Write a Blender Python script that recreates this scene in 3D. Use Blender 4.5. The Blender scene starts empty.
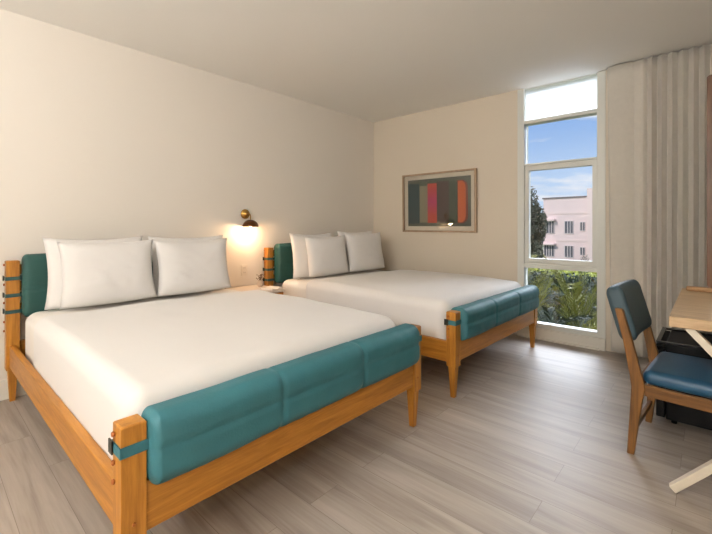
import bpy, bmesh, math, random
from mathutils import Vector, Matrix, noise
S = bpy.context.scene
COL = S.collection
PI = math.pi
random.seed(4)

# ------------------------------------------------------------------ materials
def nt(name):
    m = bpy.data.materials.new(name); m.use_nodes = True
    t = m.node_tree; b = t.nodes['Principled BSDF']
    return m, t, b
def node(t, typ, **kw):
    n = t.nodes.new(typ)
    for k, v in kw.items():
        setattr(n, k, v)
    return n
def lk(t, a, b): t.links.new(a, b)
def rgb(r, g, b):
    f = lambda c: (c/255/12.92) if c/255 <= .04045 else ((c/255+.055)/1.055)**2.4
    return (f(r), f(g), f(b), 1)
def plain(name, col, rough=.5, metal=0, spec=.5, nscale=0, namt=.06, bump=0, bscale=200, sheen=0):
    m, t, b = nt(name)
    b.inputs['Base Color'].default_value = col
    b.inputs['Roughness'].default_value = rough
    b.inputs['Metallic'].default_value = metal
    b.inputs['Specular IOR Level'].default_value = spec
    if sheen: b.inputs['Sheen Weight'].default_value = sheen
    tc = node(t, 'ShaderNodeTexCoord')
    if nscale:
        n = node(t, 'ShaderNodeTexNoise'); n.inputs['Scale'].default_value = nscale; n.inputs['Detail'].default_value = 5
        lk(t, tc.outputs['Object'], n.inputs['Vector'])
        mx = node(t, 'ShaderNodeMix', data_type='RGBA')
        mx.inputs['A'].default_value = tuple(c*(1-namt*2) for c in col[:3])+(1,)
        mx.inputs['B'].default_value = tuple(min(1, c*(1+namt*2)) for c in col[:3])+(1,)
        lk(t, n.outputs['Fac'], mx.inputs['Factor']); lk(t, mx.outputs['Result'], b.inputs['Base Color'])
    if bump:
        n = node(t, 'ShaderNodeTexNoise'); n.inputs['Scale'].default_value = bscale; n.inputs['Detail'].default_value = 3
        lk(t, tc.outputs['Object'], n.inputs['Vector'])
        bp = node(t, 'ShaderNodeBump'); bp.inputs['Strength'].default_value = bump; bp.inputs['Distance'].default_value = .003
        lk(t, n.outputs['Fac'], bp.inputs['Height']); lk(t, bp.outputs['Normal'], b.inputs['Normal'])
    return m
def wood(name, c1, c2, axis='X', rough=.42, sc=9, spec=.4):
    m, t, b = nt(name)
    tc = node(t, 'ShaderNodeTexCoord'); mp = node(t, 'ShaderNodeMapping')
    s = {'X': (.7, sc, sc), 'Y': (sc, .7, sc), 'Z': (sc, sc, .7)}[axis]
    mp.inputs['Scale'].default_value = s
    lk(t, tc.outputs['Object'], mp.inputs['Vector'])
    n = node(t, 'ShaderNodeTexNoise'); n.inputs['Scale'].default_value = 2.2; n.inputs['Detail'].default_value = 8
    n.inputs['Distortion'].default_value = 1.4; n.inputs['Roughness'].default_value = .6
    lk(t, mp.outputs['Vector'], n.inputs['Vector'])
    mp2 = node(t, 'ShaderNodeMapping'); mp2.inputs['Scale'].default_value = tuple(a*7 for a in s)
    lk(t, tc.outputs['Object'], mp2.inputs['Vector'])
    n2 = node(t, 'ShaderNodeTexNoise'); n2.inputs['Scale'].default_value = 3; n2.inputs['Detail'].default_value = 4
    lk(t, mp2.outputs['Vector'], n2.inputs['Vector'])
    ad = node(t, 'ShaderNodeMath', operation='MULTIPLY_ADD'); ad.inputs[1].default_value = .3
    lk(t, n2.outputs['Fac'], ad.inputs[0]); lk(t, n.outputs['Fac'], ad.inputs[2])
    r = node(t, 'ShaderNodeValToRGB'); r.color_ramp.elements[0].position = .45; r.color_ramp.elements[1].position = .82
    r.color_ramp.elements[0].color = c2; r.color_ramp.elements[1].color = c1
    lk(t, ad.outputs[0], r.inputs['Fac']); lk(t, r.outputs['Color'], b.inputs['Base Color'])
    b.inputs['Roughness'].default_value = rough; b.inputs['Specular IOR Level'].default_value = spec
    return m
def floor_mat():
    m, t, b = nt('grey_oak_planks')
    tc = node(t, 'ShaderNodeTexCoord')
    br = node(t, 'ShaderNodeTexBrick'); br.offset = .37; br.offset_frequency = 2
    for k, v in {'Scale': 1, 'Mortar Size': .0012, 'Mortar Smooth': .3, 'Bias': 0, 'Brick Width': 1.22, 'Row Height': .18}.items():
        br.inputs[k].default_value = v
    br.inputs['Color1'].default_value = (.30, .30, .30, 1); br.inputs['Color2'].default_value = (.72, .72, .72, 1)
    br.inputs['Mortar'].default_value = (.1, .1, .1, 1)
    lk(t, tc.outputs['Object'], br.inputs['Vector'])
    # offset grain per plank
    add = node(t, 'ShaderNodeVectorMath', operation='MULTIPLY_ADD')
    add.inputs[1].default_value = (7, 7, 7)
    lk(t, br.outputs['Color'], add.inputs[0]); lk(t, tc.outputs['Object'], add.inputs[2])
    mp = node(t, 'ShaderNodeMapping'); mp.inputs['Scale'].default_value = (.55, 7, 1)
    lk(t, add.outputs[0], mp.inputs['Vector'])
    n = node(t, 'ShaderNodeTexNoise'); n.inputs['Scale'].default_value = 1.7; n.inputs['Detail'].default_value = 7; n.inputs['Distortion'].default_value = .9
    lk(t, mp.outputs['Vector'], n.inputs['Vector'])
    mp2 = node(t, 'ShaderNodeMapping'); mp2.inputs['Scale'].default_value = (3, 60, 1)
    lk(t, add.outputs[0], mp2.inputs['Vector'])
    n2 = node(t, 'ShaderNodeTexNoise'); n2.inputs['Scale'].default_value = 1.5; n2.inputs['Detail'].default_value = 4
    lk(t, mp2.outputs['Vector'], n2.inputs['Vector'])
    a1 = node(t, 'ShaderNodeMath', operation='MULTIPLY_ADD'); a1.inputs[1].default_value = .35
    lk(t, n2.outputs['Fac'], a1.inputs[0]); lk(t, n.outputs['Fac'], a1.inputs[2])
    sp = node(t, 'ShaderNodeMath', operation='MULTIPLY_ADD'); sp.inputs[1].default_value = .16
    lk(t, br.outputs['Color'], sp.inputs[0]); lk(t, a1.outputs[0], sp.inputs[2])
    r = node(t, 'ShaderNodeValToRGB')
    e = r.color_ramp.elements
    e[0].position = .5; e[0].color = rgb(*FLOOR[0]); e[1].position = 1.0; e[1].color = rgb(*FLOOR[2])
    k = e.new(.74); k.color = rgb(*FLOOR[1])
    lk(t, sp.outputs[0], r.inputs['Fac'])
    mx = node(t, 'ShaderNodeMix', data_type='RGBA'); mx.inputs['B'].default_value = rgb(96, 86, 76)
    lk(t, r.outputs['Color'], mx.inputs['A'])
    sc = node(t, 'ShaderNodeMath', operation='MULTIPLY'); sc.inputs[1].default_value = .6
    lk(t, br.outputs['Fac'], sc.inputs[0]); lk(t, sc.outputs[0], mx.inputs['Factor'])
    lk(t, mx.outputs['Result'], b.inputs['Base Color'])
    b.inputs['Roughness'].default_value = .46; b.inputs['Specular IOR Level'].default_value = .5
    bp = node(t, 'ShaderNodeBump'); bp.inputs['Strength'].default_value = .15; bp.inputs['Distance'].default_value = .002
    lk(t, a1.outputs[0], bp.inputs['Height']); lk(t, bp.outputs['Normal'], b.inputs['Normal'])
    return m
def glass(name, gloss=.08, tint=(1, 1, 1, 1)):
    m = bpy.data.materials.new(name); m.use_nodes = True; t = m.node_tree; t.nodes.clear()
    o = node(t, 'ShaderNodeOutputMaterial'); mx = node(t, 'ShaderNodeMixShader')
    tr = node(t, 'ShaderNodeBsdfTransparent'); tr.inputs[0].default_value = tint
    gl = node(t, 'ShaderNodeBsdfGlossy'); gl.inputs['Roughness'].default_value = .02
    lw = node(t, 'ShaderNodeFresnel'); lw.inputs[0].default_value = 1.45
    ml = node(t, 'ShaderNodeMath', operation='MULTIPLY'); ml.inputs[1].default_value = gloss/.08
    lk(t, lw.outputs[0], ml.inputs[0]); lk(t, ml.outputs[0], mx.inputs[0])
    lk(t, tr.outputs[0], mx.inputs[1]); lk(t, gl.outputs[0], mx.inputs[2]); lk(t, mx.outputs[0], o.inputs[0])
    return m
def frosted(name):
    m = bpy.data.materials.new(name); m.use_nodes = True; t = m.node_tree; t.nodes.clear()
    o = node(t, 'ShaderNodeOutputMaterial'); tr = node(t, 'ShaderNodeBsdfTranslucent')
    tr.inputs[0].default_value = (.97, .97, .97, 1)
    df = node(t, 'ShaderNodeBsdfDiffuse'); df.inputs[0].default_value = (.95, .95, .95, 1)
    mx = node(t, 'ShaderNodeMixShader'); mx.inputs[0].default_value = .12
    lk(t, tr.outputs[0], mx.inputs[1]); lk(t, df.outputs[0], mx.inputs[2]); lk(t, mx.outputs[0], o.inputs[0])
    return m
def emit(name, col, s):
    m, t, b = nt(name)
    b.inputs['Base Color'].default_value = col
    b.inputs['Emission Color'].default_value = col; b.inputs['Emission Strength'].default_value = s
    return m

FLOOR = [(140, 130, 119), (164, 154, 144), (182, 173, 163)]
M = {}
M['floor'] = floor_mat()
M['wall'] = plain('warm_white_wall_paint', rgb(227, 221, 212), .7, spec=.25, bump=.12, bscale=260)
M['wall_side'] = plain('taupe_wall_paint', rgb(218, 208, 192), .7, spec=.25, bump=.12, bscale=260)
M['ceil'] = plain('ceiling_paint', rgb(238, 236, 231), .8, spec=.2)
M['trim'] = plain('white_trim_paint', rgb(226, 223, 214), .4)
M['frame_white'] = plain('white_aluminium', rgb(222, 224, 218), .35)
OAK1, OAK2 = rgb(184, 126, 48), rgb(142, 90, 28)
for a in 'XYZ': M['oak'+a] = wood('honey_oak_'+a, OAK1, OAK2, a)
for a in 'XYZ': M['walnut'+a] = wood('chair_wood_'+a, rgb(132, 90, 42), rgb(84, 54, 22), a)
M['desk'] = wood('pale_desk_oak', rgb(206, 180, 144), rgb(178, 150, 116), 'X', .45)
M['deskleg'] = plain('cream_painted_wood', rgb(222, 212, 194), .45, nscale=12)
M['teal'] = plain('teal_leather', rgb(46, 102, 112), .58, spec=.45, nscale=6, namt=.1, bump=.35, bscale=140)
M['tealdark'] = plain('teal_strap_leather', rgb(34, 70, 70), .5, nscale=12)
M['tealhead'] = plain('deep_teal_leather', rgb(28, 70, 66), .55, spec=.4, nscale=6, namt=.1, bump=.35, bscale=140)
M['buckle'] = plain('dark_buckle_metal', rgb(62, 66, 62), .35, metal=.8)
M['peg'] = plain('darker_wood_peg', rgb(150, 84, 30), .5)
M['linen'] = plain('white_linen', rgb(226, 224, 222), .85, spec=.15, bump=.12, bscale=500, sheen=.15)
M['sheet'] = plain('white_sheet', rgb(230, 226, 220), .85, spec=.15, bump=.12, bscale=500)
M['navy'] = plain('blue_leather', rgb(26, 70, 100), .42, spec=.5, nscale=5, namt=.12, bump=.2, bscale=160)
M['slate'] = plain('slate_leather', rgb(52, 74, 84), .5, spec=.5, nscale=5, namt=.1, bump=.2, bscale=160)
M['black'] = plain('black_enamel', rgb(7, 8, 10), .5, spec=.2)
M['blackgl'] = plain('black_gloss_trim', rgb(14, 15, 18), .25)
M['brass'] = plain('aged_brass', rgb(176, 140, 78), .28, metal=1, nscale=9)
M['bronze'] = plain('bronze_shade', rgb(92, 58, 30), .35, metal=.75, nscale=9)
M['shadein'] = plain('white_shade_inside', rgb(240, 232, 215), .5)
M['bulb'] = emit('warm_bulb', (1, .72, .42, 1), 60)
M['plate'] = plain('white_switch_plastic', rgb(224, 216, 204), .4)
M['plateline'] = plain('grey_switch_gap', rgb(120, 112, 104), .5)
M['curtain'] = plain('greige_curtain_cloth', rgb(206, 201, 191), .9, spec=.1, nscale=30, namt=.03, bump=.3, bscale=600, sheen=.2)
M['glass'] = glass('window_glass', .08)
M['picglass'] = glass('picture_glazing', .1)
M['frost'] = frosted('frosted_glass')
M['picwood'] = wood('pale_picture_wood', rgb(186, 160, 132), rgb(150, 124, 98), 'Z')
M['mat'] = plain('cream_mat_board', rgb(226, 216, 196), .8)
M['mirror'] = plain('mirror_silver', (.9, .9, .9, 1), .02, metal=1)
M['mirrorwood'] = wood('brown_mirror_wood', rgb(108, 76, 48), rgb(76, 50, 30), 'Z')
M['ledge'] = wood('light_ledge_wood', rgb(182, 146, 104), rgb(150, 112, 72), 'X')
M['pink'] = plain('pink_stucco', rgb(234, 212, 209), .9, spec=.1, nscale=.6, namt=.03)
M['pinkl'] = plain('pale_pink_trim', rgb(236, 214, 208), .9, spec=.1)
M['roofedge'] = plain('grey_coping', rgb(120, 110, 112), .9)
M['wing'] = plain('dark_window_pane', rgb(92, 92, 100), .2)
M['winf'] = plain('white_window_bars', rgb(214, 204, 204), .6)
M['leafA'] = plain('palm_leaf_yellow_green', rgb(118, 118, 38), .6, nscale=2, namt=.18)
M['leafB'] = plain('palm_leaf_green', rgb(30, 46, 16), .6, nscale=2, namt=.2)
M['leafC'] = plain('tree_leaf_dark_green', rgb(32, 44, 18), .7, nscale=1.5, namt=.2)
M['hedge'] = plain('hedge_leaf_yellow_green', rgb(150, 156, 54), .7, nscale=2, namt=.15)
M['bark'] = plain('palm_stem_bark', rgb(110, 96, 62), .9, nscale=9, namt=.15)
M['grass'] = plain('lawn_green', rgb(66, 74, 44), 1, nscale=1.2, namt=.2)
M['fill_globe'] = emit('fill_globe_glow', (1, .98, .96, 1), 255)  # glow of the added fill pendants, upper half
M['fill_bowl'] = emit('fill_bowl_glow', (1, .955, .91, 1), 10)  # weaker glow for the lower half of the added pendants
M['vase'] = plain('pale_ceramic', rgb(214, 200, 186), .4)
M['sprig'] = plain('dry_brown_sprig', rgb(110, 84, 60), .8)
M['paper'] = plain('white_paper', rgb(232, 226, 220), .6)
M['dark'] = plain('dark_void', rgb(30, 26, 22), .9)

# ------------------------------------------------------------------ mesh helpers
class MB:
    def __init__(s): s.v = []; s.f = []; s.m = []; s.cur = 0
    def add(s, vs, fs, mi=None):
        o = len(s.v); s.v += [tuple(v) for v in vs]
        s.f += [tuple(o+i for i in f) for f in fs]; s.m += [s.cur if mi is None else mi]*len(fs)
    def box(s, x0, x1, y0, y1, z0, z1, mi=None):
        v = [(x, y, z) for x in (x0, x1) for y in (y0, y1) for z in (z0, z1)]
        s.add(v, [(0, 1, 3, 2), (4, 6, 7, 5), (0, 4, 5, 1), (2, 3, 7, 6), (0, 2, 6, 4), (1, 5, 7, 3)], mi)
    def loft(s, rings, caps=True, mi=None):
        n = len(rings[0]); v = [p for r in rings for p in r]; f = []
        for i in range(len(rings)-1):
            for j in range(n):
                k = (j+1) % n
                f.append((i*n+j, i*n+k, (i+1)*n+k, (i+1)*n+j))
        if caps: f.append(tuple(range(n-1, -1, -1))); f.append(tuple((len(rings)-1)*n+j for j in range(n)))
        s.add(v, f, mi)
    def tube(s, pts, rad, n=10, mi=None):
        pts = [Vector(p) for p in pts]; rings = []
        for i, p in enumerate(pts):
            d = (pts[min(i+1, len(pts)-1)]-pts[max(i-1, 0)]).normalized()
            a = Vector((0, 0, 1)) if abs(d.z) < .9 else Vector((1, 0, 0))
            u = d.cross(a).normalized(); w = d.cross(u)
            r = rad[i] if isinstance(rad, (list, tuple)) else rad
            rings.append([p+(u*math.cos(2*PI*k/n)+w*math.sin(2*PI*k/n))*r for k in range(n)])
        s.loft(rings, True, mi)
    def bar(s, a, b, w, h, up=(0, 0, 1), mi=None, w2=None, h2=None):
        a = Vector(a); b = Vector(b); d = (b-a).normalized(); u = d.cross(Vector(up)).normalized(); t = u.cross(d)
        rings = []
        for p, ww, hh in ((a, w, h), (b, w2 or w, h2 or h)):
            rings.append([p+u*ww/2*sx+t*hh/2*sy for sx, sy in ((-1, -1), (1, -1), (1, 1), (-1, 1))])
        s.loft(rings, True, mi)
    def lathe(s, prof, c=(0, 0, 0), n=32, axis='Z', mi=None):
        rings = []
        for r, h in prof:
            ring = []
            for k in range(n):
                a = 2*PI*k/n; x, y = r*math.cos(a), r*math.sin(a)
                p = (x, y, h) if axis == 'Z' else ((h, x, y) if axis == 'X' else (y, h, x))
                ring.append(Vector(c)+Vector(p))
            rings.append(ring)
        s.loft(rings, True, mi)
    def build(s, name, mats, parent=None, smooth=False, bevel=0, loc=None, solid=0, seg=2):
        me = bpy.data.meshes.new(name); me.from_pydata(s.v, [], s.f)
        mats = mats if isinstance(mats, (list, tuple)) else [mats]
        for m in mats: me.materials.append(m)
        for p, mi in zip(me.polygons, s.m): p.material_index = mi; p.use_smooth = smooth
        bm = bmesh.new(); bm.from_mesh(me); bmesh.ops.remove_doubles(bm, verts=bm.verts, dist=1e-6)
        bmesh.ops.recalc_face_normals(bm, faces=bm.faces); bm.to_mesh(me); bm.free()
        o = bpy.data.objects.new(name, me); COL.objects.link(o)
        if parent: o.parent = parent
        if loc: o.location = loc
        if solid:
            md = o.modifiers.new('s', 'SOLIDIFY'); md.thickness = solid; md.offset = -1
        if bevel:
            md = o.modifiers.new('b', 'BEVEL'); md.width = bevel; md.segments = seg; md.limit_method = 'ANGLE'; md.angle_limit = .6
            md.harden_normals = False
        return o
def rbox(x0, x1, y0, y1, z0, z1, rx, ry, rz, d=.05, k=6, fn=None, skip=()):
    """rounded box as MB; skip = faces left open, eg ('z0',)"""
    lo = (x0, y0, z0); hi = (x1, y1, z1); rr = (rx, ry, rz); ax = []
    for i in range(3):
        a, b, r = lo[i], hi[i], rr[i]; L = [a+r*(1-math.cos(PI/2*j/k))*1.0 for j in range(k)]
        L = [a+r*j/k for j in range(k)]
        n = max(1, int(round((b-a-2*r)/d)))
        L += [a+r+(b-a-2*r)*j/n for j in range(n+1)]
        L += [b-r+r*(j+1)/k for j in range(k)]
        ax.append(L)
    vid = {}; V = []; Fc = []
    def vert(p):
        q = []; dd = []
        for i in range(3):
            c = min(max(p[i], lo[i]+rr[i]), hi[i]-rr[i]); q.append(c); dd.append((p[i]-c)/rr[i])
        # even out: tangent mapping
        dd = [math.tan(x*PI/4) if abs(x) < 1 else x for x in dd]
        l = math.sqrt(sum(x*x for x in dd))
        w = tuple(q[i]+(dd[i]/l*rr[i] if l > 0 else 0) for i in range(3))
        if fn: w = fn(Vector(w))
        return w
    def gid(p):
        key = tuple(round(x, 5) for x in p)
        if key not in vid: vid[key] = len(V); V.append(vert(p))
        return vid[key]
    for a in range(3):
        b, c = (a+1) % 3, (a+2) % 3
        for side in (0, 1):
            if ('xyz'[a]+str(side)) in skip: continue
            val = (lo, hi)[side][a]
            for i in range(len(ax[b])-1):
                for j in range(len(ax[c])-1):
                    f = []
                    for bi, cj in ((i, j), (i+1, j), (i+1, j+1), (i, j+1)):
                        p = [0, 0, 0]; p[a] = val; p[b] = ax[b][bi]; p[c] = ax[c][cj]; f.append(gid(p))
                    Fc.append(f if side else f[::-1])
    m = MB(); m.add(V, Fc); return m
def tag(o, label=None, cat=None, group=None, kind=None):
    if label: o['label'] = label
    if cat: o['category'] = cat
    if group: o['group'] = group
    if kind: o['kind'] = kind
    return o
def empty(name, loc, label, cat, group=None, rz=0):
    o = bpy.data.objects.new(name, None); o.empty_display_size = .1; COL.objects.link(o)
    o.location = loc; o.rotation_euler = (0, 0, rz)
    return tag(o, label, cat, group)
def copy_tree(o, parent=None):
    c = o.copy(); COL.objects.link(c); c.parent = parent
    for ch in list(o.children): copy_tree(ch, c)
    return c
def struct(mb, name, mat, **kw):
    o = mb.build(name, mat, **kw); o['kind'] = 'structure'; return o
def nz(p, s, seed=0): return noise.noise(Vector((p[0]*s+seed, p[1]*s+seed*1.7, p[2]*s)))

# ------------------------------------------------------------------ room shell
H = 2.80; XR = 4.5; YB = -7.0
m = MB(); m.box(-.1, XR+.1, YB-.1, .12, -.1, 0); struct(m, 'floor', M['floor'])
m = MB(); m.box(-.1, XR+.1, YB-.1, .12, H, H+.15); struct(m, 'ceiling', M['ceil'])
m = MB(); m.box(-.1, 0, YB-.1, .12, 0, H); struct(m, 'wall_left', M['wall'])
m = MB(); m.box(XR, XR+.1, YB-.1, .12, 0, H); struct(m, 'wall_right', M['wall_side'])
m = MB(); m.box(0, XR, YB-.1, YB, 0, H); struct(m, 'wall_front', M['wall'])
WX0, WX1 = 2.13, 2.995
m = MB(); m.box(0, WX0, 0, .12, 0, H); m.box(WX1, XR, 0, .12, 0, H); struct(m, 'wall_back', M['wall_side'])
m = MB(); m.box(0.0, .014, YB, 0, 0, .14); struct(m, 'baseboard_left', M['trim'], bevel=.004)
m = MB(); m.box(.015, WX0-.01, -.014, 0, 0, .1); struct(m, 'baseboard_back', M['trim'], bevel=.004)

# window_1: white frame, four panes
win = bpy.data.objects.new('window_1', None); COL.objects.link(win); win.location = (WX0, 0, 0); win['kind'] = 'structure'
W = WX1-WX0
m = MB()
m.box(0, .075, -.005, .12, 0, H-.001); m.box(W-.075, W, -.005, .12, 0, H-.001)            # jambs
m.box(.075, W-.075, -.002, .12, 0, .10); m.box(.075, W-.075, .01, .12, .10, .165)
m.box(.075, W-.075, .0, .12, 2.395, 2.435); m.box(.075, W-.075, .0, .12, 1.925, 1.945)
m.box(.075, W-.075, .0, .12, .775, .825)
m.box(.075, W-.075, .03, .12, H-.012, H-.001)
m.build('window_frame', M['frame_white'], win, bevel=.004)
m = MB(); # casement sash
a0, a1, b0, b1 = .077, W-.077, .827, 1.923
m.box(a0, a0+.038, .015, .09, b0, b1); m.box(a1-.038, a1, .015, .09, b0, b1)
m.box(a0+.038, a1-.038, .015, .09, b0, b0+.055); m.box(a0+.038, a1-.038, .015, .09, b1-.055, b1)
sash = m.build('sash', M['frame_white'], win, bevel=.004)
m = MB(); m.box(a0+.05, a0+.19, -.005, .014, b0+.018, b0+.032); m.build('sash_handle', M['frame_white'], sash, bevel=.003)
m = MB(); m.box(a0+.0385, a1-.0385, .05, .056, b0+.0555, b1-.0555); m.build('pane', M['glass'], sash)
m = MB(); m.box(.0755, W-.0755, .05, .056, 1.9455, 2.3945); m.build('pane', M['glass'], win)
m = MB(); m.box(.0755, W-.0755, .05, .056, .1655, .7745); m.build('pane', M['glass'], win)
m = MB(); m.box(.0755, W-.0755, .05, .056, 2.4355, H-.0125); o = m.build('pane', M['frost'], win); o['label'] = 'frosted white top pane'
m = MB(); m.box(.02, W-.076+.03, -.05, -.006, .0, .02); m.box(.0, W, -.03, -.0055, .0, .12)
m.build('sill_trim', M['trim'], win, bevel=.004)
m = MB(); m.box(-.05, W+.05, .121, .26, .08, .13); m.build('outer_sill', M['trim'], win, bevel=.004)

# ------------------------------------------------------------------ bed
LEG = .228
def post(mb, x0, y0, top, slant=0):
    s = .075
    def sq(cx, cy, h, z): return [(cx-h, cy-h, z), (cx+h, cy-h, z), (cx+h, cy+h, z), (cx-h, cy+h, z)]
    cx, cy = x0+s/2, y0+s/2
    mb.loft([sq(cx, cy, s/2, LEG), sq(cx, cy, s/2, top-.004), sq(cx, cy, s/2-.004, top)])
def leg(x0, y0):
    s = .075; cx, cy = x0+s/2, y0+s/2
    mb = MB()
    def sq(h, z): return [(cx-h, cy-h, z), (cx+h, cy-h, z), (cx+h, cy+h, z), (cx-h, cy+h, z)]
    mb.loft([sq(.016, 0), sq(.0275, LEG-.002), sq(.0275, LEG)])
    return mb
BW = 1.69      # outer width
BL = 2.43      # x of foot face
def pad_fn(seams, y0, y1, zs, xface, amp, side, seed, dome=.012):
    def fn(v):
        x, y, z = v
        t = 0
        for s in seams: t = max(t, math.exp(-((y-s)/.010)**2))
        t2 = math.exp(-((z-zs)/.007)**2)
        out = max(0., side*(x-xface))
        d = -.010*max(t, t2*.9)
        d += amp*nz(v, 7, seed)+amp*.5*nz(v, 18, seed)
        # puffs between seams
        ss = [y0]+list(seams)+[y1]
        for a, b in zip(ss, ss[1:]):
            if a <= y <= b: d += dome*math.sin(PI*(y-a)/(b-a))**.5
        if side*(x-xface) > 0: x += side*d
        z += d*.4 if z > (zs+.05) else 0
        z += .006*nz((y, 0, 0), 5, seed)
        return (x, y, z)
    return fn
def make_bed():
    r = empty('bed', (0, 0, 0), '', 'bed')
    # rails
    m = MB(); m.box(.105, BL-.075, .018, .053, .25, .40); m.build('side_rail', M['oakX'], r, bevel=.003)
    m = MB(); m.box(.105, BL-.075, BW-.053, BW-.018, .25, .40); m.build('side_rail', M['oakX'], r, bevel=.003)
    m = MB(); m.box(BL-.045, BL-.008, .075, BW-.075, .262, .425); m.build('foot_rail', M['oakY'], r, bevel=.003)
    m = MB(); m.box(BL-.055, BL-.02, .075, BW-.075, .50, .57); m.build('top_rail', M['oakY'], r, bevel=.003)
    m = MB(); m.box(.04, .085, .075, BW-.075, .26, .42); m.build('head_rail', M['oakY'], r, bevel=.003)
    for z in (.62, .78, .90):
        m = MB(); m.box(.045, .075, .075, BW-.075, z, z+.07); m.build('headboard_slat', M['oakY'], r, bevel=.003)
    m = MB(); m.box(.12, BL-.06, .0535, BW-.0535, .25, .285); m.build('slat_base', M['oakX'], r)
    for y0 in (0, BW-.075):
        sy = -1 if y0 == 0 else 1
        yf = y0 if sy < 0 else y0+.075
        for x0, top, nm in ((.03, 1.0, 'head_post'), (BL-.075, .625, 'foot_post')):
            m = MB(); post(m, x0, y0, top); p = m.build(nm, M['oakZ'], r, bevel=.0015)
            leg(x0, y0).build('leg', M['oakZ'], r, bevel=.002)
            zs = (.97, .83, .70, .565, .50) if nm == 'head_post' else (.59, .50, .44)
            for z in zs:
                m = MB(); ring = []
                m.lathe([(.006, sy*.0), (.0095, sy*.004), (.007, sy*.009), (.002, sy*.010)], (x0+.018, yf, z), 12, 'Y')
                m.build('peg', M['peg'], p, smooth=True)
        # bolt on foot post front
        m = MB(); m.lathe([(.006, 0), (.005, .003)], (BL, y0+.0375, .31), 12, 'X'); m.build('bolt', M['peg'], r)
    # headboard cushion
    s3 = [.08+(BW-.16)*k/3 for k in (1, 2)]
    hc = rbox(.088, .20, .08, BW-.08, .60, 1.045, .045, .03, .045, .013, 5,
              pad_fn(s3, .08, BW-.08, .80, .12, .004, 1, 3, .003)).build('headboard_cushion', M['tealhead'], r, smooth=True)
    # foot cushion
    fc = rbox(BL-.105, BL+.045, .078, BW-.062+.0, .403, .645, .06, .03, .06, .011, 6,
              pad_fn(s3, .078, BW-.06, .535, BL-.03, .004, 1, 8, .004)).build('foot_cushion', M['teal'], r, smooth=True)
    # straps round the posts
    def strap(x0, y0, z, par, mat, pad_x, sy, w=.02, buckle=True):
        t = .004; m = MB(); e = .002
        xa, xb = x0-t, x0+.075+t; ya, yb = y0-t, y0+.075+t
        yo = ya if sy < 0 else yb; yi0, yi1 = (yb-.0, yb+.03) if sy < 0 else (ya-.03, ya)
        m.box(xb-t+e/4, xb, min(yo, yi0), max(yo, yi1) if sy < 0 else max(yo, yi1), z-w/2, z+w/2)
        if sy > 0: m.box(xb-t+e/4, xb, yi0, yo, z-w/2, z+w/2)
        if sy < 0: m.box(xa, xb, ya, ya+t-e/4, z-w/2, z+w/2)
        else: m.box(xa, xb, yb-t+e/4, yb, z-w/2, z+w/2)
        m.box(xa, xa+t-e/4, min(ya, yi0) if sy < 0 else yi0, yi1 if sy < 0 else yb, z-w/2, z+w/2)
        s = m.build('strap', mat, par, bevel=.001)
        if buckle:
            m = MB(); yy = ya-.006 if sy < 0 else yb+.001
            m.box(x0-.012, x0+.02, yy, yy+.005, z-w/2-.005, z+w/2+.005)
            b = m.build('buckle', M['buckle'], s, bevel=.001)
    for y0, sy in ((0, -1), (BW-.075, 1)):
        for z in (.875, .755, .64): strap(.03, y0, z, hc, M['tealdark'], .15, sy, .026)
        strap(BL-.075, y0, .548, fc, M['teal'], BL, sy, .034)
    return r
BY1, BY2 = -4.18, -2.02
bed = make_bed(); bed.location = (0, BY1, 0)
bed['label'] = 'honey oak bed with teal cushioned footboard, nearest the camera'
bed['category'] = 'bed'; bed['group'] = 'oak beds'
bed2 = copy_tree(bed); bed2.location = (-.012, BY2+.048, 0); bed2.rotation_euler[2] = -.02
bed2['label'] = 'honey oak bed with teal cushioned footboard, farther one beside the window wall'

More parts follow.
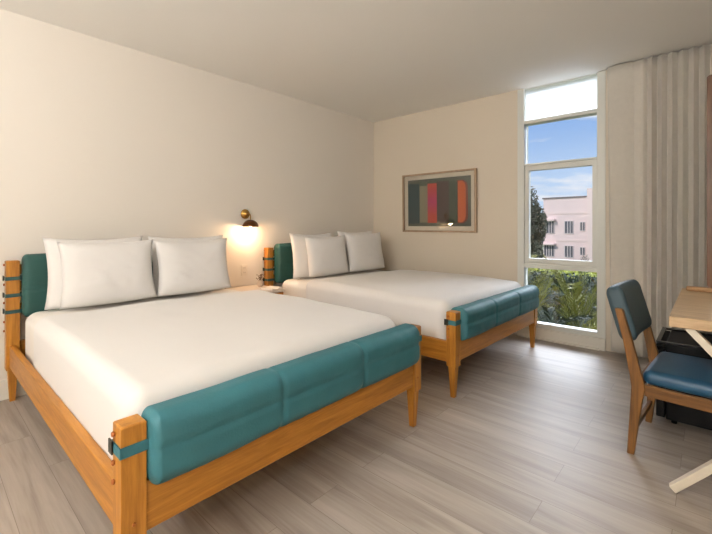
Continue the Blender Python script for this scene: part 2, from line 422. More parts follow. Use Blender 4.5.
def make_mattress(Y0, label, seed):
    def fn(v):
        x, y, z = v
        return (x, y, z+.006*nz(v, 3, seed) if z > .5 else z)
    o = rbox(.215, BL-.14, .078, BW-.078, .288, .650, .08, .08, .07, .08, 4, fn).build('mattress', M['sheet'], None, smooth=True, loc=(0, Y0, 0))
    tag(o, label, 'mattress', 'sheeted mattresses'); return o
make_mattress(BY1, 'white-sheeted mattress under the duvet of the bed nearest the camera', 1)
mt2 = make_mattress(BY2, 'white-sheeted mattress under the duvet of the bed beside the window wall', 2); mt2.location = (-.012, BY2+.048, 0); mt2.rotation_euler[2] = -.02
def make_duvet(Y0, label, seed):
    X0 = .62; X1 = BL-.112
    def fn(v):
        x, y, z = v
        yc = (y-BW/2)/(BW/2)
        u = (x-X0)/(X1-X0)
        if z > .60:
            z += .020*(1-yc*yc)*math.sin(PI*min(1, max(0, u*.9+.1)))
            z += .012*nz(v, 2.2, seed)+.006*nz(v, 5, seed)+.002*nz(v, 14, seed)
            z -= .012*max(0, u-.75)*4*.5
        if z < .60:
            k = min(1, (.60-z)/.15)
            d = .004*math.sin(x*26+2*nz(v, 2, seed))*k
            y += d*(1 if yc > 0 else -1)*.4
        # head hem waves and sweeps towards foot across the bed
        if u < .25: x += (.25-u)*4*(.03+.10*(y/BW)+.012*math.sin(y*9+seed))
        return (x, y, z)
    fn0 = fn
    def fn(v):
        dx = v[0]-X0; w_ = fn0(v)
        k = .007*math.exp(-(dx/.05)**4)-.004*math.exp(-((dx-.085)/.014)**2)
        return (w_[0], w_[1], w_[2]+(k if v[2] > .6 else 0))
    b = rbox(X0, X1, .055, BW-.055, .29, .685, .09, .075, .085, .035, 6, fn, skip=('z0', 'x0'))
    # open head end: drop the rounded cap faces at the head
    keep = [f for f in b.f if sum(b.v[i][0] for i in f)/len(f) > X0 + .0]
    b.f = keep; b.m = [0]*len(keep)
    d = b.build('duvet', M['linen'], None, smooth=True, loc=(0, Y0, 0), solid=.010)
    tag(d, label, 'duvet', 'white duvets'); return d
make_duvet(BY1, 'white duvet spread smooth over the bed nearest the camera', 5)
dv2 = make_duvet(BY2, 'white duvet spread smooth over the bed beside the window wall', 9); dv2.location = (-.012, BY2+.048, 0); dv2.rotation_euler[2] = -.02
def make_sheetband(Y0, seed): pass

def pillow(name_label, cx, cy, zb, w, h, th, tilt, rz, seed, group):
    """stands on its long edge, leaning back towards the headboard"""
    n = 26; V = []; F = []
    for sgn in (1, -1):
        for i in range(n+1):
            for j in range(n+1):
                a = -1+2*i/n; b = -1+2*j/n
                # pinched corners and slightly hollow edges
                ya = a*w/2*(1-.05*(1-b*b)**1.0+.03*(b*b)); zb_ = b*h/2*((1-.06*(1-a*a)+.04*(a*a)) if b > 0 else (1+.03*(1-a*a)))
                e = max(0, (1-a**4)*(1-b**4))**.62
                t = th/2*e*(1+.16*nz((a, b, seed), 1.6, seed))*sgn
                t += .006*nz((a*2, b*2, sgn), 3, seed)*e
                sag = -.012*e*(1 if b < 0 else 0)
                V.append((t, ya, zb_+sag))
    N = (n+1)*(n+1)
    for s in (0, 1):
        for i in range(n):
            for j in range(n):
                q = (s*N+i*(n+1)+j, s*N+(i+1)*(n+1)+j, s*N+(i+1)*(n+1)+j+1, s*N+i*(n+1)+j+1)
                F.append(q if s == 0 else q[::-1])
    R = Matrix.Rotation(rz, 4, 'Z') @ Matrix.Rotation(tilt, 4, 'Y')
    zmin = 0
    P = [R @ Vector(v) for v in V]; zmin = min(p.z for p in P)
    m = MB(); m.add([(p.x, p.y, p.z-zmin) for p in P], F)
    o = m.build('pillow', M['linen'], None, smooth=True, loc=(cx, cy, zb))
    return tag(o, name_label, 'pillow', group)
ZP = .668
for Y0, who, k in ((BY1, 'of the bed nearest the camera', 0), (BY2, 'of the bed beside the window wall', 1)):
    g = 'white pillows ' + who
    if k == 0:
        rows = [(.32, -3.68, .64, .495, 'left rear', -.13), (.32, -2.97, .66, .49, 'right rear', -.13),
                (.49, -3.645, .61, .45, 'left front', -.17), (.49, -3.005, .63, .445, 'right front', -.17)]
    else:
        rows = [(.325, -1.50, .64, .495, 'left rear', -.13), (.325, -.73, .66, .51, 'right rear', -.13),
                (.50, -1.44, .62, .445, 'left front', -.17), (.50, -.77, .68, .47, 'right front', -.17)]
    for i, (x, y, w, h, ps, tl) in enumerate(rows):
        txt = 'white pillow at the %s, %s the other, %s' % (ps, 'peeking from behind' if 'rear' in ps else 'leaning before', who)
        txt = ('plump white pillow in the front row, %s half, ' % ps.split()[0] if 'front' in ps else
               'white pillow in the back row, %s half, ' % ps.split()[0]) + who
        pillow(txt, x, y, ZP+(.014 if 'front' in ps else -.010), w, h, .15, tl, 0, 3+i+k*7, g)

# ------------------------------------------------------------------ wall lamp between the beds
sc = empty('wall_sconce', (0, -2.205, 1.375), 'brass wall sconce with a lit bronze dome shade between the beds', 'lamp')
m = MB(); m.lathe([(.053, .0), (.053, .008), (.046, .018), (.014, .022), (.012, .035)], (0, 0, 0), 40, 'X'); m.build('backplate', M['brass'], sc, smooth=True)
SX = .105
m = MB(); m.tube([(.03, 0, 0), (.07, 0, .004), (.095, 0, -.006), (SX, 0, -.03), (SX, 0, -.062)], .006, 12); m.build('arm', M['brass'], sc, smooth=True)
R0 = .085
prof = [(R0*math.sin(a), -.062-R0*.9*(1-math.cos(a))) for a in [PI/2*i/14 for i in range(1, 15)]]
inner = [(r-.002, z-.001) for r, z in prof[::-1]]; inner[0] = (prof[-1][0]-.003, prof[-1][1])
m = MB(); rings = []
m.lathe(prof, (SX, 0, 0), 40)
m.f.pop(); m.m.pop()     # open bottom
o = m.build('shade', [M['bronze']], sc, smooth=True)
m = MB(); m.lathe([(r-.0025, z-.002) for r, z in prof], (SX, 0, 0), 40); m.f.pop(); m.m.pop()
m.build('shade_lining', M['shadein'], o, smooth=True)
m = MB(); m.lathe([(.010, -.068), (.012, -.09), (.024, -.108), (.027, -.122), (.02, -.138), (.006, -.144)], (SX, 0, 0), 20); m.build('bulb', M['bulb'], sc, smooth=True)
ld = bpy.data.lights.new('sconce_light', 'POINT'); ld.energy = 9; ld.color = (1, .64, .37); ld.shadow_soft_size = .03
lo = bpy.data.objects.new('sconce_light', ld); lo.location = (SX, -2.205, 1.375-.15); COL.objects.link(lo)

# outlet / switch plate
sp = empty('outlet_plate', (0, -2.217, .765), 'pale double outlet plate on the wall below the sconce', 'outlet')
m = MB(); m.box(0, .006, -.038, .038, -.058, .058); m.build('cover_plate', M['plate'], sp, bevel=.002)
for z in (-.026, .026):
    m = MB(); m.box(.0061, .0085, -.018, .018, z-.019, z+.019); f_ = m.build('socket', M['plate'], sp, bevel=.001)
    m = MB(); m.box(.0086, .0089, -.009, -.006, z-.008, z+.008); m.box(.0086, .0089, .006, .009, z-.008, z+.008)
    m.build('slot', M['plateline'], f_)

# nightstand between the beds
NY0, NY1, NX1, NZ = -2.44, -2.05, .50, .595
ns = empty('nightstand', (0, (NY0+NY1)/2, 0), 'small oak nightstand squeezed between the two beds', 'nightstand')
hw = (NY1-NY0)/2
m = MB(); m.box(.02, NX1, -hw, hw, NZ-.025, NZ); m.build('tabletop', M['vase'], ns, bevel=.004)
m = MB(); m.box(.03, NX1-.02, -hw+.01, hw-.01, NZ-.17, NZ-.026); m.build('body', M['oakX'], ns, bevel=.003)
m = MB(); m.box(NX1-.0195, NX1-.004, -hw+.014, hw-.014, NZ-.165, NZ-.03); dr = m.build('drawer', M['oakY'], ns, bevel=.003)
m = MB(); m.lathe([(.005, 0), (.006, .008), (.012, .014), (.010, .02)], (NX1-.004, 0, NZ-.095), 16, 'X'); m.build('knob', M['brass'], dr, smooth=True)
for sx in (.05, NX1-.045):
    for sy in (-hw+.035, hw-.035):
        m = MB(); m.tube([(sx, sy, 0), (sx, sy, NZ-.171)], [.011, .018], 12); m.build('leg', M['oakZ'], ns, smooth=True)
vz = empty('flower_vase', (.17, -2.13, NZ), 'tiny pale vase of dry brown sprigs on the nightstand', 'vase')
m = MB(); m.lathe([(.020, 0), (.030, .012), (.032, .03), (.022, .05), (.015, .06), (.018, .066)], (0, 0, 0), 24); m.build('vase_body', M['vase'], vz, smooth=True)
m = MB(); random.seed(5)
for k in range(26):
    a = random.uniform(0, 2*PI); r = random.uniform(.01, .04); h = random.uniform(.085, .135)
    m.tube([(0, 0, .05), (r*.4*math.cos(a), r*.4*math.sin(a), h*.7), (r*math.cos(a), r*math.sin(a), h)], .0012, 4)
    c = Vector((r*math.cos(a), r*math.sin(a), h))
    m.lathe([(.001, -.005), (.006, 0), (.001, .006)], c, 6)
m.build('sprigs', M['sprig'], vz)
cd = empty('booklet', (.40, -2.155, NZ), 'small white booklet lying open on the nightstand', 'booklet', rz=.25)
m = MB(); 
m.loft([[(x, y, z) for y, z in ((-.075, .001), (-.0755, .016), (0, .006), (0, .002))] for x in (-.08, .08)])
m.build('cover', M['paper'], cd)
m = MB(); m.loft([[(x, y, z) for y, z in ((.002, .001), (.002, .006), (.076, .018), (.075, .001))] for x in (-.078, .078)])
m.build('page', M['paper'], cd)

# ------------------------------------------------------------------ framed picture
px0, px1, pz0, pz1 = .56, 1.65, 1.163, 1.951
pc = empty('framed_picture', ((px0+px1)/2, 0, pz0), 'wood-framed print of coloured vertical stripes on the wall beside the window', 'picture')
w2 = (px1-px0)/2; ph = pz1-pz0; fw = .022
m = MB()
m.box(-w2, -w2+fw, -.045, 0, 0, ph); m.box(w2-fw, w2, -.045, 0, 0, ph)
m.box(-w2+fw, w2-fw, -.045, 0, 0, fw); m.box(-w2+fw, w2-fw, -.045, 0, ph-fw, ph)
m.build('frame', M['picwood'], pc, bevel=.002)
iw = w2-fw
m = MB(); m.box(-iw, iw, -.012, -.004, fw, ph-fw); m.build('mat_board', M['mat'], pc)
mg = .056
pc.rotation_euler[0] = .014
aw = iw-mg; az0, az1 = fw+mg, ph-fw-mg; ah = az1-az0
ink = [plain('ink_%s' % n, rgb(*c), .8) for n, c in (('sage', (92, 98, 84)), ('deep_teal', (44, 72, 74)), ('sand', (142, 136, 112)),
       ('red', (186, 62, 48)), ('umber', (84, 66, 58)), ('moss', (70, 82, 66)), ('orange', (206, 98, 44)), ('rust', (132, 58, 36)))]
# red stripe melts to magenta in its middle
im = plain('ink_red_magenta', rgb(186, 62, 48), .8); t = im.node_tree; b = t.nodes['Principled BSDF']
tc = node(t, 'ShaderNodeTexCoord'); sx = node(t, 'ShaderNodeSeparateXYZ'); lk(t, tc.outputs['Object'], sx.inputs[0])
rp = node(t, 'ShaderNodeValToRGB'); e = rp.color_ramp.elements
e[0].position = .22; e[0].color = rgb(190, 64, 44); e[1].position = .60; e[1].color = rgb(190, 64, 48)
k_ = e.new(.40); k_.color = rgb(186, 42, 104)
lk(t, sx.outputs['Z'], rp.inputs[0]); lk(t, rp.outputs[0], b.inputs['Base Color']); ink[3] = im
m = MB()
yv = -.0125
m.add([(-aw, yv, az0), (aw, yv, az0), (aw, yv, az1), (-aw, yv, az1)], [(0, 1, 2, 3)], 0)
def stripe(a, b, mi, top=.90, bot=.08, bow=0., rt=0, rb=0, y=-.0128):
    L = []; Rr = []; N = 16
    for i in range(N+1):
        v = i/N; off = bow*4*v*(1-v)
        zz = bot+(top-bot)*v
        L.append((-aw+2*aw*(a+off+(.02 if a else 0)), y, az0+ah*zz))
        q = 0
        if rt and v > .8: q = rt*(1-math.sqrt(max(0, 1-((v-.8)/.2)**2)))
        if rb and v < .2: q = rb*(1-math.sqrt(max(0, 1-((.2-v)/.2)**2)))
        Rr.append((-aw+2*aw*(b+off-q+(.02 if b<.9 else 0)), y, az0+ah*zz))
    V = L+Rr; n = N+1
    m.add(V, [(i, n+i, n+i+1, i+1) for i in range(N)], mi)
stripe(.0, .175, 1, .92, .06)
stripe(.185, .315, 2, .86, .08)
stripe(.315, .465, 3, .90, .07)
stripe(.465, .655, 4, .93, .08)
stripe(.655, .79, 5, .90, .07)
stripe(.78, .955, 7, .92, .06, rt=.06, rb=.06)
stripe(.79, .925, 6, .91, .08, rt=.05, rb=.05, y=-.0131)
m.build('art_print', ink, pc)
m = MB(); m.box(-iw, iw, -.020, -.018, fw, ph-fw); m.build('glazing', M['picglass'], pc)

# ------------------------------------------------------------------ curtain
def curtain():
    x0, x1 = 3.025, 4.46; n = 560; nzs = 24
    V = []; F = []
    for i in range(n+1):
        u = i/n; x = x0+(x1-x0)*u
        d = x-x0
        if d < .26: ph_ = d/.26*1.2*2*PI; am = .012
        else: ph_ = 1.2*2*PI+(d-.26)/.072*2*PI; am = .012+.026*min(1, (d-.26)/.10)
        for j in range(nzs+1):
            v = j/nzs; z = .035+(H-.045)*v
            a = am*(.85+.3*(1-v))*(1+.35*nz((x*9, 0, 0), 1, 7))
            p = ph_+.35*nz((x*3, z*.4, 0), 1.2, 2)+.9*nz((x*2.2, 1, 0), 1, 3)
            y = -.10-a*(2*abs(math.sin(p/2))**.75-1)
            xs = x+.25*a*math.sin(p)
            if d < .3: xs += (1-v)*.03*(1-d/.3)
            V.append((xs, y, z))
    for i in range(n):
        for j in range(nzs):
            a = i*(nzs+1)+j; F.append((a, a+nzs+1, a+nzs+2, a+1))
    m = MB(); m.add(V, F); return m
ct = empty('curtain', (0, 0, 0), 'full-height greige pleated curtain drawn beside the window', 'curtain')
curtain().build('cloth', M['curtain'], ct, smooth=True, solid=.002)
m = MB(); m.box(3.02, XR-.02, -.06, -.04, H-.014, H-.0005); m.build('track', M['trim'], ct)

# ------------------------------------------------------------------ chair
CY = -1.72; hwc = .262
ch = empty('dining_chair', (3.495, CY-.01, 0), 'wooden chair with blue leather seat and slate backrest, at the desk', 'chair', rz=-0.065)
def xz(prof, y0, y1):   # extrude quad outline list of (left,right,z)
    mb = MB(); rings = [[(l, y0, z), (r, y0, z), (r, y1, z), (l, y1, z)] for l, r, z in prof]
    mb.loft(rings); return mb
for s in (-1, 1):
    ya, yb = (-hwc, -hwc+.028) if s < 0 else (hwc-.028, hwc)
    xz([(-.045, -.012, 0), (-.028, .025, .30), (-.025, .038, .37), (-.032, .026, .43), (-.064, -.020, .62), (-.100, -.062, .775), (-.102, -.070, .787)], ya, yb).build('rear_leg', M['walnutZ'], ch, bevel=.004)
    xz([(.425, .455, 0), (.41, .46, .33), (.41, .46, .395)], ya, yb).build('front_leg', M['walnutZ'], ch, bevel=.004)
    yc = ya+.003
    m = MB(); m.box(.036, .412, yc, yc+.022, .335, .395); m.build('seat_rail', M['walnutX'], ch, bevel=.003)
m = MB(); m.box(-.018, .006, -hwc+.029, hwc-.029, .335, .393); m.build('seat_rail', M['walnutY'], ch, bevel=.003)
m = MB(); m.box(.425, .447, -hwc+.029, hwc-.029, .335, .393); m.build('seat_rail', M['walnutY'], ch, bevel=.003)
m = MB(); m.bar((-.018, -hwc+.028, .13), (-.018, hwc-.028, .13), .02, .03); m.build('stretcher', M['walnutY'], ch, bevel=.003)
def seatfn(v):
    x, y, z = v
    if z > .43: z += .012*math.cos(PI*(x-.23)/.5)*math.cos(PI*y/.56)
    return (x, y, z)
rbox(.022, .468, -hwc+.004, hwc-.004, .394, .47, .04, .04, .035, .04, 5, seatfn).build('seat', M['navy'], ch, smooth=True)
th = math.atan2(.135, .5)
def backfn(v):
    x, y, z = v
    x += .02*(1-(y/hwc)**2)*-1     # curved to hold the back
    c, s = math.cos(-.27), math.sin(-.27)
    X = x*c+z*s; Z = -x*s+z*c
    return (X-.088, y, Z+.748)
rbox(-.03, .062, -hwc+.030, hwc-.030, -.15, .155, .03, .03, .05, .035, 5, backfn).build('backrest', M['slate'], ch, smooth=True)

# ------------------------------------------------------------------ desk
DZ = .80; DX0, DX1, DY0, DY1 = 3.622, 4.40, -2.10, -.90
dk = empty('desk', (DX0, DY0, 0), 'pale oak desk on crossed cream legs, right edge of the room', 'desk')
lx, ly = DX1-DX0, DY1-DY0
m = MB(); m.box(0, lx, 0, ly, DZ-.052, DZ); m.build('desktop', M['desk'], dk, bevel=.004)
for yy, spl in ((.045, -.165), (ly-.028, .0)):
    m = MB(); m.bar((.075, yy, DZ-.053), (lx-.03, yy+spl, .012), .034, .042, up=(0, 1, 0)); a_ = m.build('leg', M['deskleg'], dk, bevel=.003)
    m = MB(); m.bar((.02, yy+spl-.0, .012), (lx-.05, yy+.0, DZ-.053), .034, .042, up=(0, 1, 0)); b_ = m.build('leg', M['deskleg'], dk, bevel=.003)

# mirror on the desk
MY = -1.03
mr = empty('standing_mirror', (3.65, MY, DZ), 'tall brown wood-framed mirror standing on the far end of the desk', 'mirror')
m = MB(); m.box(0.0, .72, -.02, .02, 0, .032); m.build('base', M['ledge'], mr, bevel=.008, seg=3)
mx0, mx1, mz1 = .107, .70, 1.46
def rrect(x0, x1, z0, z1, r, y, n=6):
    P = []
    for cx, cz, a0 in ((x1-r, z1-r, 0), (x0+r, z1-r, PI/2), (x0+r, z0+r, PI), (x1-r, z0+r, 1.5*PI)):
        for i in range(n+1): a = a0+PI/2*i/n; P.append((cx+r*math.cos(a), y, cz+r*math.sin(a)))
    return P
o1 = rrect(mx0, mx1, .033, mz1, .02, -.015); i1 = rrect(mx0+.045, mx1-.045, .078, mz1-.045, .01, -.015)
o2 = [(x, .015, z) for x, y, z in o1]; i2 = [(x, .015, z) for x, y, z in i1]
m = MB(); m.loft([o1, o2, i2, i1, o1], caps=False); m.build('frame', M['mirrorwood'], mr, bevel=.0)
m = MB(); m.box(mx0+.0455, mx1-.0455, -.003, .003, .0785, mz1-.0455); m.build('mirror_glass', M['mirror'], mr)

# mini fridge
fr = empty('mini_fridge', (3.515, -1.43, 0), 'black mini fridge standing under the desk', 'fridge')
m = MB(); m.box(.05, .50, 0, .46, .025, .50); m.build('body', M['black'], fr, bevel=.006)
m = MB(); m.box(0, .046, 0.002, .458, .03, .492); d_ = m.build('door', M['black'], fr, bevel=.006)
m = MB(); m.box(-.0005, .05, -.003, .0, .46, .48); m.build('door_trim', M['blackgl'], d_)
m = MB(); m.box(.0, .50, 0, .025, .5005, .514); m.box(.0, .50, .435, .46, .5005, .514); m.box(.0, .025, .026, .434, .5005, .514); m.box(.475, .5, .026, .434, .5005, .514)
m.build('top_rim', M['blackgl'], fr, bevel=.003)
for fx in (.09, .45):
    for fy in (.04, .42):
        m = MB(); m.lathe([(.015, 0), (.015, .026)], (fx, fy, 0), 12); m.build('foot', M['black'], fr)

# ------------------------------------------------------------------ fill pendants, added unseen behind the camera to brighten the room
def pendant(x, y, e, label):
    r = empty('fill_pendant', (x, y, H), label, 'lamp', 'added fill pendants behind the viewer')
    m = MB(); m.lathe([(.06, 0), (.06, -.02), (.01, -.03)], (0, 0, 0), 30); m.build('canopy', M['brass'], r, smooth=False)
    m = MB(); m.tube([(0, 0, -.03), (0, 0, -.84)], .005, 8); m.build('rod', M['brass'], r)
    m = MB(); m.lathe([(.16*math.sin(PI*k/24)+.0005, -.99+.16*math.cos(PI*k/24)) for k in range(13)], (0, 0, 0), 40); m.build('globe', M['fill_globe'], r, smooth=True)
    m = MB(); m.lathe([(.16*math.sin(PI*k/24)+.0005, -.991+.16*math.cos(PI*k/24)) for k in range(12, 25)], (0, 0, 0), 40); m.build('diffusing_bowl', M['fill_bowl'], r, smooth=True)
pendant(2.5, -6.35, 0, 'added white fill pendant nearer the headboard wall, behind the viewer')
pendant(3.95, -6.35, 0, 'added white fill pendant nearer the desk side, behind the viewer')

# ------------------------------------------------------------------ outside
GZ = -4.0
m = MB(); m.box(-60, 60, 1.0, 120, GZ-.1, GZ); struct(m, 'ground', M['grass'])
cam_p = Vector((3.779, -4.6, 1.25)); YAW = .7322; FPX = 395.165; HY = 225.533
Fv = Vector((-math.sin(YAW), math.cos(YAW), 0)); Rv = Vector((math.cos(YAW), math.sin(YAW), 0))
pL = Vector((-14.9, 43.9, 0)); pR = Vector((-9.1, 44.6, 0))
def building():
    # left and right ends of the facade, from a survey of the view
    A = cam_p+(Fv+Rv*(543.4-356)/FPX)*52; B = cam_p+(Fv+Rv*(588.7-356)/FPX)*48
    A.z = B.z = 0
    u = (B-A).normalized(); L = (B-A).length; back = Vector((-u.y, u.x, 0))
    if back.y < 0: back = -back
    ang = math.atan2(u.y, u.x)
    r = empty('apartment_building', (A.x, A.y, GZ), 'pale pink flat-roofed building beyond the palms', 'building', rz=ang)
    g = -GZ
    top = 4.72+g-.0; LL = L
    m = MB(); m.box(0, LL, 0, 9, 0, top); m.build('wall', M['pink'], r)
    m = MB(); m.box(-.1, LL, -.12, 9.1, top, top+.16); m.build('roof_coping', M['roofedge'], r)
    m = MB(); m.box(LL+.001, LL+9, -.6, 8, 0, top+1.0); m.build('stair_tower', M['pinkl'], r)
    k = L/45.3    # metres per photo pixel along the facade
    def X(c): return (c/4.857-13.4)*k
    def Z(c): return 1.25+g-((160+c/4.857)-225.5)*50/395
    m = MB(); m.box(0, LL, -.06, 0, Z(262), Z(252)); m.build('string_course', M['pinkl'], r)
    m = MB(); m.box(0, LL, -.06, 0, Z(395), Z(385)); m.build('string_course', M['pinkl'], r)
    for (t, b) in ((298, 355), (417, 470), (536, 590)):
        for (a, c, n) in ((70, 120, 3), (175, 213, 2), (248, 268, 1)):
            tt, bb = (t, b) if n > 1 else (t+5, b-14)
            m = MB(); x0, x1, z0, z1 = X(a), X(c), Z(bb), Z(tt)
            m.box(x0, x1, -.03, .02, z0, z1); w_ = m.build('window', M['wing'], r)
            m = MB(); f = .06
            m.box(x0-f, x0, -.1, 0, z0-f, z1+f); m.box(x1, x1+f, -.1, 0, z0-f, z1+f); m.box(x0, x1, -.1, 0, z1, z1+f); m.box(x0, x1, -.1, 0, z0-f, z0)
            for q in range(1, n+1):
                xx = x0+(x1-x0)*q/(n+1) if n > 1 else (x0+x1)/2
                m.box(xx-.04, xx+.04, -.08, -.03, z0, z1)
            m.build('window_bars', M['winf'], w_)
        m = MB(); m.box(X(56), X(130), -.7, -.001, Z(t-3), Z(t-11)); m.build('sunshade_ledge', M['pinkl'], r)
building()

def frond(L, droop, seed, nl=34, w=.011):
    rnd = random.Random(seed); m = MB(); pts = []
    n = 12
    for i in range(n+1):
        s = i/n; pts.append(Vector((L*(s*.9-.18*s**3*droop), 0, L*(.95*s-droop*.70*s*s))))
    m.tube(pts, [.012*(1-i/n)+.003 for i in range(n+1)], 5)
    for i in range(nl):
        s = .14+.84*i/nl; q = s*n; a = int(q); p = pts[a].lerp(pts[min(n, a+1)], q-a)
        d = (pts[min(n, a+1)]-pts[a]).normalized()
        ll = .42*L*math.sin(PI*(s*.75+.2))**.8*rnd.uniform(.85, 1.1)*.62
        for sd in (-1, 1):
            side = Vector((0, sd, 0)); dr = (d*.75+side*rnd.uniform(.35, .6)+Vector((0, 0, rnd.uniform(.1, .4)))).normalized()
            mid = p+dr*ll*.5; tip = p+dr*ll+Vector((0, 0, -ll*rnd.uniform(.05, .35)))
            wv = d*w
            m.add([p-wv*.4, p+wv*.4, mid+wv, tip, mid-wv], [(0, 1, 2, 3, 4)])
    return m
FR = []
def palm(x, y, ztop, nfr, label, seed, sc_=1.0, mats=('leafA', 'leafB')):
    rnd = random.Random(seed)
    r = empty('palm', (x, y, GZ), label, 'palm', 'palms outside the window', rz=rnd.uniform(0, 6))
    h = ztop-GZ; m = MB()
    for k in range(3):
        a = k*2.1; m.tube([(.12*math.cos(a), .12*math.sin(a), 0), (.2*math.cos(a), .2*math.sin(a), h*.5), (.1*math.cos(a), .1*math.sin(a), h)], [.05, .04, .03], 8)
    m.build('stem', M['bark'], r, smooth=True)
    for i in range(nfr):
        key = i % 6
        while len(FR) <= key:
            FR.append(frond(1.5, .35+.13*len(FR), len(FR)).build('frond', M['leafA'], r).data); bpy.data.objects.remove(r.children[-1]) if False else None
            FR[-1]['n'] = 1
            ob = [o for o in r.children if o.data == FR[-1]][0]; bpy.data.objects.remove(ob)
        o = bpy.data.objects.new('frond', FR[key]); COL.objects.link(o); o.parent = r
        o.location = (0, 0, h-rnd.uniform(0, .5)); o.rotation_euler = (rnd.uniform(-.15, .15), rnd.uniform(-.6, .1), i*2.4+rnd.uniform(-.3, .3))
        o.scale = (sc_*rnd.uniform(.8, 1.15),)*3
        if rnd.random() < .55:
            for s_ in o.material_slots: s_.link = 'OBJECT'; s_.material = M['leafB']
    return r
spots = [(2.15, 1.7, -.75, 'nearest the glass, filling the lower right of the bottom pane'), (1.35, 2.3, -.55, 'just outside, filling the lower left of the bottom pane'),
         (1.95, 3.6, -.6, 'in the second line, right half of the bottom pane'), (.75, 4.0, -.5, 'in the second line, left half of the bottom pane'),
         (1.5, 6.2, -.7, 'in the third line, right half of the bottom pane'), (-.4, 6.8, -.7, 'in the third line, left half of the bottom pane'),
         (3.1, 3.0, -.5, 'mostly hidden to the right of the window')]
for i, (x, y, zt, lb) in enumerate(spots):
    palm(x, y, zt, 16, 'feathery palm '+lb, i+1, .8+.07*(i % 3))

def tree(name, x, y, z0, z1, rx, label, cat, leafm, n, leaf, seed, trunk=True, ry=None, shape='e'):
    rnd = random.Random(seed); ry = ry or rx
    r = empty(name, (x, y, GZ), label, cat)
    if trunk:
        m = MB(); m.tube([(0, 0, 0), (.1, 0, (z1-GZ)*.4), (-.05, .05, (z0+z1)/2-GZ)], [.22, .16, .08], 8)
        for k in range(5):
            a = k*1.26; m.tube([(0, 0, (z0-GZ)*.8), (rx*.5*math.cos(a), ry*.5*math.sin(a), (z0+z1)/2-GZ)], [.09, .03], 6)
        m.build('trunk', M['bark'], r)
    m = MB(); cz = (z0+z1)/2-GZ; rz_ = (z1-z0)/2
    blobs = [(rnd.uniform(-.6, .6), rnd.uniform(-.6, .6), rnd.uniform(-.7, .7), rnd.uniform(.3, .5)) for _ in range(14)]
    for i in range(n):
        if shape == 'e':
            b = rnd.choice(blobs); v = Vector((rnd.gauss(0, 1), rnd.gauss(0, 1), rnd.gauss(0, 1))).normalized()*b[3]*rnd.uniform(.7, 1)
            c = Vector(((b[0]+v.x)*rx, (b[1]+v.y)*ry, cz+(b[2]+v.z)*rz_))
        else:
            c = Vector((rnd.uniform(-rx, rx), rnd.uniform(-ry, ry), z0-GZ+(z1-z0)*rnd.random()**.6))
        a = Vector((rnd.gauss(0, 1), rnd.gauss(0, 1), rnd.gauss(0, 1))).normalized(); b2 = a.orthogonal().normalized()
        s = leaf*rnd.uniform(.6, 1.3)
        m.add([c-a*s, c+b2*s*.45, c+a*s, c-b2*s*.45], [(0, 1, 2, 3)])
    m.build('foliage', M[leafm], r)
    return r
def at(u, depth): return cam_p+(Fv+Rv*(u-356)/FPX)*depth
p = at(533, 34); tree('tree', p.x, p.y, -2.8, 3.9, 1.25, 'leafy dark green tree left of the pink building', 'tree', 'leafC', 3600, .16, 3)
p = at(522, 38); tree('tree', p.x, p.y, -2.8, 4.6, 1.6, 'taller dark green tree half hidden by the window jamb', 'tree', 'leafC', 3600, .17, 13)
p = at(565, 20); tree('hedge', p.x, p.y, GZ, -1.0, 7, 'long yellow-green hedge between palms and pink building', 'hedge', 'hedge', 9000, .11, 6, False, .8, 'b')
p = at(560, 15); tree('shrub', p.x, p.y, GZ, -.65, 2.6, 'dark green shrub mass behind the palms', 'shrub', 'leafC', 9000, .09, 8, False, 1.2, 'b')

# ------------------------------------------------------------------ world and sun
w = bpy.data.worlds.new('sky'); S.world = w; w.use_nodes = True; t = w.node_tree; t.nodes.clear()
out = node(t, 'ShaderNodeOutputWorld'); bg = node(t, 'ShaderNodeBackground'); tc = node(t, 'ShaderNodeTexCoord')
sx = node(t, 'ShaderNodeSeparateXYZ'); lk(t, tc.outputs['Generated'], sx.inputs[0])
rp = node(t, 'ShaderNodeValToRGB'); e = rp.color_ramp.elements
e[0].position = 0; e[0].color = rgb(196, 218, 242)
e[1].position = .28; e[1].color = rgb(128, 174, 238)
k_ = e.new(.10); k_.color = rgb(184, 212, 245)
lk(t, sx.outputs['Z'], rp.inputs[0])
mp = node(t, 'ShaderNodeMapping'); mp.inputs['Scale'].default_value = (3.0, 3.0, 12); lk(t, tc.outputs['Generated'], mp.inputs[0])
cn = node(t, 'ShaderNodeTexNoise'); cn.inputs['Scale'].default_value = 2.6; cn.inputs['Detail'].default_value = 8; lk(t, mp.outputs[0], cn.inputs['Vector'])
cr = node(t, 'ShaderNodeValToRGB'); cr.color_ramp.elements[0].position = .52; cr.color_ramp.elements[1].position = .70
lk(t, cn.outputs['Fac'], cr.inputs[0])
mx = node(t, 'ShaderNodeMix', data_type='RGBA'); mx.inputs['B'].default_value = (.85, .88, .95, 1)
lk(t, rp.outputs[0], mx.inputs['A']); lk(t, cr.outputs[0], mx.inputs['Factor'])
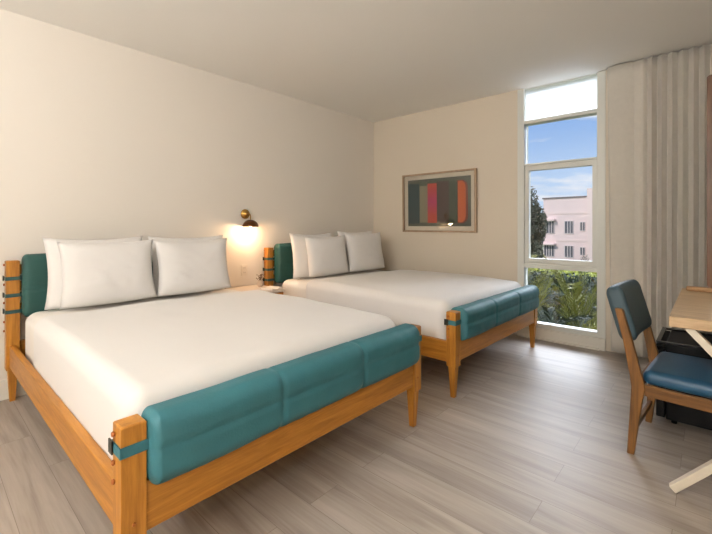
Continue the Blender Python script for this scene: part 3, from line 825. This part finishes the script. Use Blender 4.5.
# extra-bright sky added above the view, window side only, to light the room
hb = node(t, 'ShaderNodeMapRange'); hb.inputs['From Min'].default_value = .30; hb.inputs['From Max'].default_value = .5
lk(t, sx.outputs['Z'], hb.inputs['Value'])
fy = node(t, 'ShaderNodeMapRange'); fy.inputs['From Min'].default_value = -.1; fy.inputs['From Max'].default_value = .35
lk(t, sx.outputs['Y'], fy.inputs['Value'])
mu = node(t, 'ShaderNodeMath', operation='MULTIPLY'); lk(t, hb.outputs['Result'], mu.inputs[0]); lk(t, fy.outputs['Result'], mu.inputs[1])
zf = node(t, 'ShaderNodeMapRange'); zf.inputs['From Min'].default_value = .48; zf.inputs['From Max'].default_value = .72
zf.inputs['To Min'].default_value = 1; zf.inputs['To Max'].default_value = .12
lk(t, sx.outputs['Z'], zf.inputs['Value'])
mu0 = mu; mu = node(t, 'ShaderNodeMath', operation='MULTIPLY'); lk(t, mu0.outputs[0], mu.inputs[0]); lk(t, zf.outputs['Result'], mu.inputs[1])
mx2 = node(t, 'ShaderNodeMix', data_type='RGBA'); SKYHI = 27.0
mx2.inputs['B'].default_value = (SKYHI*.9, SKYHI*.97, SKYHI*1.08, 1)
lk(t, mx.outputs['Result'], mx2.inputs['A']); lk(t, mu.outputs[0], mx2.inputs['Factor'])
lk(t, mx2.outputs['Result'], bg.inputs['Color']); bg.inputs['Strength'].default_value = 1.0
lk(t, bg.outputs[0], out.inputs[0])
sl = bpy.data.lights.new('sun', 'SUN'); sl.energy = 2.5; sl.angle = .01; sl.color = (1, .93, .82)
so = bpy.data.objects.new('sun', sl); COL.objects.link(so)
so.rotation_euler = Vector((.35, .75, -.62)).to_track_quat('-Z', 'Y').to_euler()
pl = bpy.data.lights.new('window_portal', 'AREA'); pl.shape = 'RECTANGLE'; pl.size = W; pl.size_y = H; pl.cycles.is_portal = True
po = bpy.data.objects.new('window_portal', pl); COL.objects.link(po); po.location = ((WX0+WX1)/2, .14, H/2); po.rotation_euler = (-PI/2, 0, 0)

# ------------------------------------------------------------------ camera and render look
cd_ = bpy.data.cameras.new('camera'); co = bpy.data.objects.new('camera', cd_); COL.objects.link(co)
co.location = cam_p; co.rotation_euler = (PI/2, 0, YAW)
cd_.sensor_width = 36; cd_.lens = 36*FPX/712; cd_.shift_y = -(267-HY)/712; cd_.clip_start = .02; cd_.clip_end = 500
S.camera = co
S.view_settings.view_transform = 'Standard'; S.view_settings.look = 'None'; S.view_settings.gamma = 1
S.view_settings.use_curve_mapping = False; S.view_settings.exposure = .0
try:
    S.cycles.use_denoising = True; S.cycles.denoiser = 'OPENIMAGEDENOISE'
    S.cycles.max_bounces = 10; S.cycles.diffuse_bounces = 6; S.cycles.transparent_max_bounces = 12
    S.cycles.sample_clamp_indirect = 6; S.cycles.caustics_reflective = False; S.cycles.caustics_refractive = False
except Exception: pass
